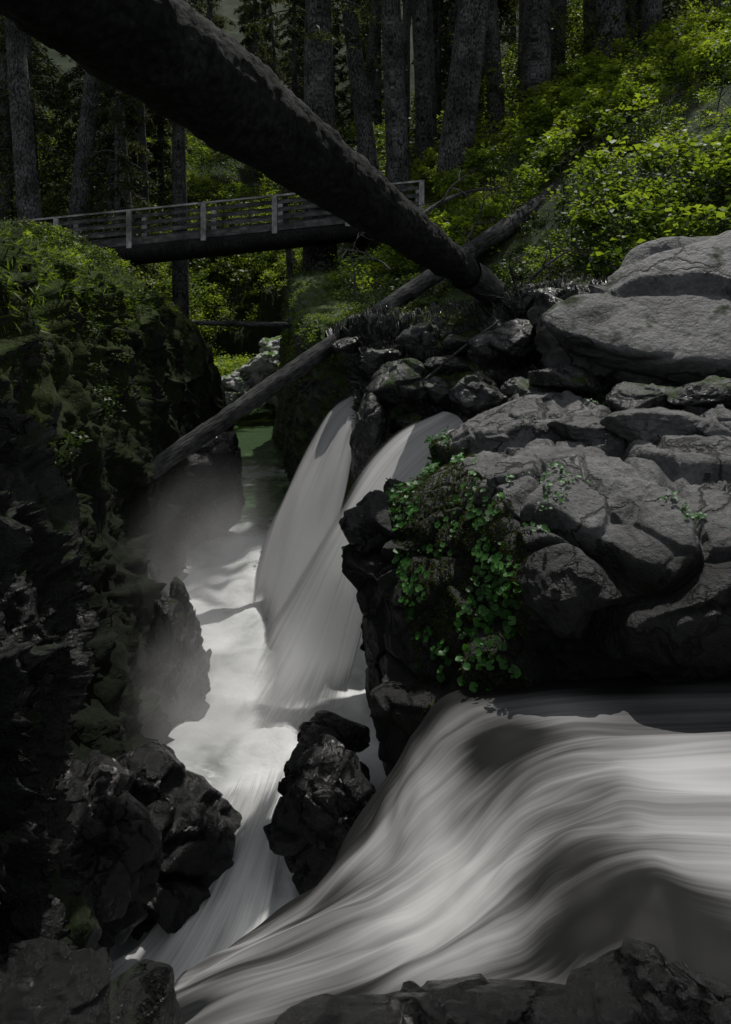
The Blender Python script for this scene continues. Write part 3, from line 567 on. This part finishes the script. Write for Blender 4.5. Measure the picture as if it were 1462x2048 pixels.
# conifers
def conifer_mesh(seed,H=26,r=.5,h0=5,nb=70,bl=3.,per=150,fol=.3):
    rs=np.random.default_rng(seed)
    tr=tube([(0,0,-2.),(0,0,H*.3),(0,0,H*.7),(0,0,H)],[r*1.15,r*.9,r*.5,.04],24,90,.05,seed)
    br_=[];ps=[]
    for i in range(nb):
        h=h0+(H-h0)*(i/nb)**.9;a=rs.uniform(0,6.28);l=bl*(1-.75*(h-h0)/(H-h0))*rs.uniform(.5,1.1)
        dx=np.array([math.cos(a),math.sin(a),0]);p0=np.array([0,0,h]);dr=rs.uniform(.2,.6)
        pts=[p0,p0+dx*l*.4+[0,0,.05*l],p0+dx*l*.75-np.array([0,0,dr*l*.25]),p0+dx*l-np.array([0,0,dr*l*.7])]
        br_.append(tube(pts,[.045,.01],5,10))
        t=rs.uniform(.15,1,per)**.8;c=cr(np.array(pts),30)[(t*29).astype(int)]
        sd=np.array([-dx[1],dx[0],0]);w=rs.normal(size=per)*l*.16*(1.1-t*.6)
        ps.append(c+sd[None,:]*w[:,None]-np.array([0,0,1.])*(np.abs(w)*.5+rs.uniform(0,.15,per))[:,None])
    v,f,u=join([tr]+br_)
    p=np.concatenate(ps);cl=np.repeat(rs.uniform(0,.6,nb),per)
    lv,lf,lt=leaves(p,rs.uniform(fol*.5,fol*1.2,len(p)),rs,.3,.28,.7,np.clip(cl+rs.uniform(0,.4,len(p)),0,1))
    V=np.concatenate([v,lv]);Fc=np.concatenate([f,lf+len(v)]);U=np.concatenate([u,np.zeros((len(lv),2))]);T=np.concatenate([np.zeros(len(v)),lt])
    ob=mk('t',V,Fc,M_trunk,uv=U,attrs={'tint':T});me=ob.data;me.materials.append(M_needle)
    mi=np.zeros(len(me.polygons),dtype=np.int32);mi[len(f):]=1;me.polygons.foreach_set('material_index',mi)
    bpy.data.objects.remove(ob);return me
mA=[conifer_mesh(1,27,.62,10,45,3.0,110),conifer_mesh(2,25,.45,9,45,2.8,110),conifer_mesh(3,26,.5,12,40,2.6,110)]
mB=[conifer_mesh(4,22,.3,1.5,80,3.2,130,.36),conifer_mesh(5,25,.35,3,80,3.4,130,.36),conifer_mesh(6,15,.16,.8,70,2.2,120,.3)]
rs=np.random.default_rng(12)
def tree(me,x,y,s=1.,lean=0,leany=0,rz=None,name='conifer_tree'):
    ob=bpy.data.objects.new(name,me);bpy.context.scene.collection.objects.link(ob)
    ob.location=(x,y,float(TH(x,y))-.1);ob.rotation_euler=(leany,lean,rz if rz is not None else rs.uniform(0,6.28))
    ob.rotation_mode='XYZ';ob.scale=(s,s,1)
    return ob
for (x,y,s,l,k) in [(-2.0,31,1.15,-.13,0),(.55,31.5,.9,-.14,1),(1.5,30.3,.95,-.14,2),(2.9,33,.85,-.13,1),(3.7,30,1.1,-.18,0),(4.8,34,1.0,-.14,2),(8.2,34,1.1,-.1,0),(6.7,35.5,.9,-.1,1),(12.3,35,1.1,-.02,0),(13.9,34,.9,-.0,2),(-14,29.5,1.0,-.08,1),(-13.4,32,.8,-.1,2),(-11.3,34,.8,-.08,1),(-9.2,35,.8,-.06,2),(10,37,.9,-.05,1),(-.6,38,.8,-.1,1),(5.8,39,.9,-.1,2),
  (-17,36,.7,-.08,1),(2.2,40,.6,-.12,1),(3.6,37,.5,-.12,2),(9.2,41,.7,-.06,1),(7.4,40,.6,-.08,2),(-12.5,40,.6,-.05,1),(-15.6,41,.7,-.07,2),(15.5,38,.9,0,1),(17.5,36,1.,.02,0),(11,42,.7,-.04,2),(-3.2,35.5,.45,-.12,1),(1.0,35.5,.5,-.13,2),(12.8,40,.8,-.02,1),(4.3,43,.7,-.1,1)]:
    tree(mA[k],x,y,s,l)
for i in range(66):
    x=rs.uniform(-38,40);y=rs.uniform(38,72)
    if -11<x<4 and y<56: continue
    tree(mB[i%3],x,y,rs.uniform(.8,1.3),rs.normal()*.03)
for x,y in [(-11,31),(-13,36),(-16,33),(-15,38),(-19,37),(-2.6,57),(-6,59),(1,57),(5,50),(-9,57)]:
    tree(mB[int(abs(x))%3],x,y,.9)
v,f,u=tube([(13.6,30,float(TH(13.6,30))-.3),(13.5,30,10.3),(13.45,30,11.6)],[.45,.38,.3],20,40,.12,3);mk('broken_snag',v,f,M_trunk,uv=u)

# moss tufts & grass on the left wall
rs=np.random.default_rng(77)
p,n=surfpick(GLw,NLw,110000,rs,lambda p,n:(p[:,2]>-3.6)&(fbm(p*.9,3,5)+.25*(p[:,2]+1.5)/2>.02))
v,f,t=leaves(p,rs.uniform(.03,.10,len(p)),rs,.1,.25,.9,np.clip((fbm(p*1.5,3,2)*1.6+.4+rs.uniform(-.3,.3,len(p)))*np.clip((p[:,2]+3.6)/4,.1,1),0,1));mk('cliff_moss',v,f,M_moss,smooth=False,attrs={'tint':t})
p,n=surfpick(GLw,NLw,160000,rs,lambda p,n:(p[:,2]>-.3+.5*fbm(p,2,4))&(p[:,1]<18))
v,f,t=leaves(p,rs.uniform(.06,.2,len(p)),rs,.1,.12,.5);mk('bank_grass',v,f,M_leaf,smooth=False,attrs={'tint':t*.55})
ce,n=surfpick(GLw,NLw,650,rs,lambda p,n:(p[:,2]>-2.2)&(p[:,1]<16)&(fbm(p*.9,2,9)>.0))
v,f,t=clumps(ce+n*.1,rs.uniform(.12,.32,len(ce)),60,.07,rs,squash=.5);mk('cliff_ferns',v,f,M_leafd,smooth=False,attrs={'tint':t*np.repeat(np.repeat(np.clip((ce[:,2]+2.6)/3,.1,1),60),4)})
# moss + round leaves on the bench face
fc=lambda p,n:(p[:,0]<1.5)&(p[:,2]<-2.0)&(p[:,2]>-4.2)&(p[:,0]>.15)&(p[:,0]+.18*(p[:,2]+2.)>.2)&(fbm(p*1.3,3,5)>-.2)
p,n=surfpick(GB,NB,300000,rs,fc)
v,f,t=leaves(p,rs.uniform(.015,.05,len(p)),rs,.0,.4,.6);mk('bench_moss',v,f,M_moss,smooth=False,attrs={'tint':t})
def discs(p,n,rad,rs,k=9):
    m=len(p);up=n*.8+np.array([0,-.3,.6])+rs.normal(size=(m,3))*.35;up/=np.linalg.norm(up,axis=1,keepdims=True)
    a=np.cross(up,rs.normal(size=(m,3)));a/=np.linalg.norm(a,axis=1,keepdims=True);b=np.cross(up,a)
    th=np.linspace(0.25,2*np.pi-.25,k);V=[p-up*0.0]
    for j,x in enumerate(th):
        rr=rad*(1 if j%2 else .86);V.append(p+(a*np.cos(x)+b*np.sin(x))*rr[:,None]+up*(rad*.22)[:,None])
    V=np.stack(V,1);K=k+1;Fa=np.array([[0,j,j+1] for j in range(1,k)]);F_=(np.arange(m)[:,None,None]*K+Fa[None]).reshape(-1,3)
    return V.reshape(-1,3),F_,np.repeat(rs.uniform(0,1,m),K)
p,n=surfpick(GB,NB,9500,rs,lambda p,n:fc(p,n)&(fbm(p*2.2,3,25)+.12*fbm(p*9,2,3)>.0)&(p[:,2]>-3.9)&(p[:,0]<1.42+.3*fbm(p*3,2,2)))
p=p+n*rs.uniform(.02,.10,len(p))[:,None]
v,f,t=discs(p,n,rs.uniform(.014,.052,len(p)),rs);mk('coltsfoot_plants',v,f,M_plant,smooth=False,attrs={'tint':t})
pa,na=surfpick(GB,NB,9000,rs,lambda p,n:(p[:,0]<.12)&(p[:,2]<-2.75)&(p[:,2]>-3.5)&(fbm(p*2,3,2)>.05))
pb,nb_=surfpick(GB,NB,16000,rs,lambda p,n:(p[:,0]>1.5)&(p[:,1]<10.6)&(p[:,2]>-2.3)&(fbm(p*1.1,3,7)>.13))
p=np.concatenate([pa,pb]);n=np.concatenate([na,nb_]);p=p+n*rs.uniform(.01,.06,len(p))[:,None]
v,f,t=discs(p,n,rs.uniform(.012,.034,len(p)),rs);mk('crevice_plants',v,f,M_plant,smooth=False,attrs={'tint':t*.6})

# ---------------- light, world, camera ----------------
EL,AZ=math.radians(66),math.radians(18)   # sun high, behind the forest
sd=Vector((math.sin(AZ)*math.cos(EL),math.cos(AZ)*math.cos(EL),math.sin(EL)))
sl=bpy.data.lights.new('sun','SUN');sl.energy=3.9;sl.angle=math.radians(.5);sl.color=(1,.97,.92)
so=bpy.data.objects.new('sun',sl);so.rotation_euler=sd.to_track_quat('Z','Y').to_euler();so.location=(0,0,40);bpy.context.scene.collection.objects.link(so)
w=bpy.data.worlds.new('World');bpy.context.scene.world=w;w.use_nodes=True;nt=w.node_tree
bg=nt.nodes['Background'];sk=nt.nodes.new('ShaderNodeTexSky');sk.sky_type='NISHITA';sk.sun_disc=False;sk.sun_elevation=EL;sk.sun_rotation=AZ
hs=nt.nodes.new('ShaderNodeHueSaturation');hs.inputs['Saturation'].default_value=.2;nt.links.new(sk.outputs[0],hs.inputs['Color']);nt.links.new(hs.outputs[0],bg.inputs[0]);bg.inputs[1].default_value=.12
cam=bpy.data.cameras.new('camera');co=bpy.data.objects.new('camera',cam);bpy.context.scene.collection.objects.link(co);co.rotation_euler=(math.pi/2,0,0)
cam.sensor_fit='VERTICAL';cam.sensor_height=36;cam.sensor_width=25.7;cam.lens=36*1400/2048;cam.shift_y=-(1024-600)/2048;cam.clip_end=600;cam.clip_start=.05
bpy.context.scene.camera=co
vs=bpy.context.scene.view_settings;vs.view_transform='Standard';vs.look='None';vs.exposure=0
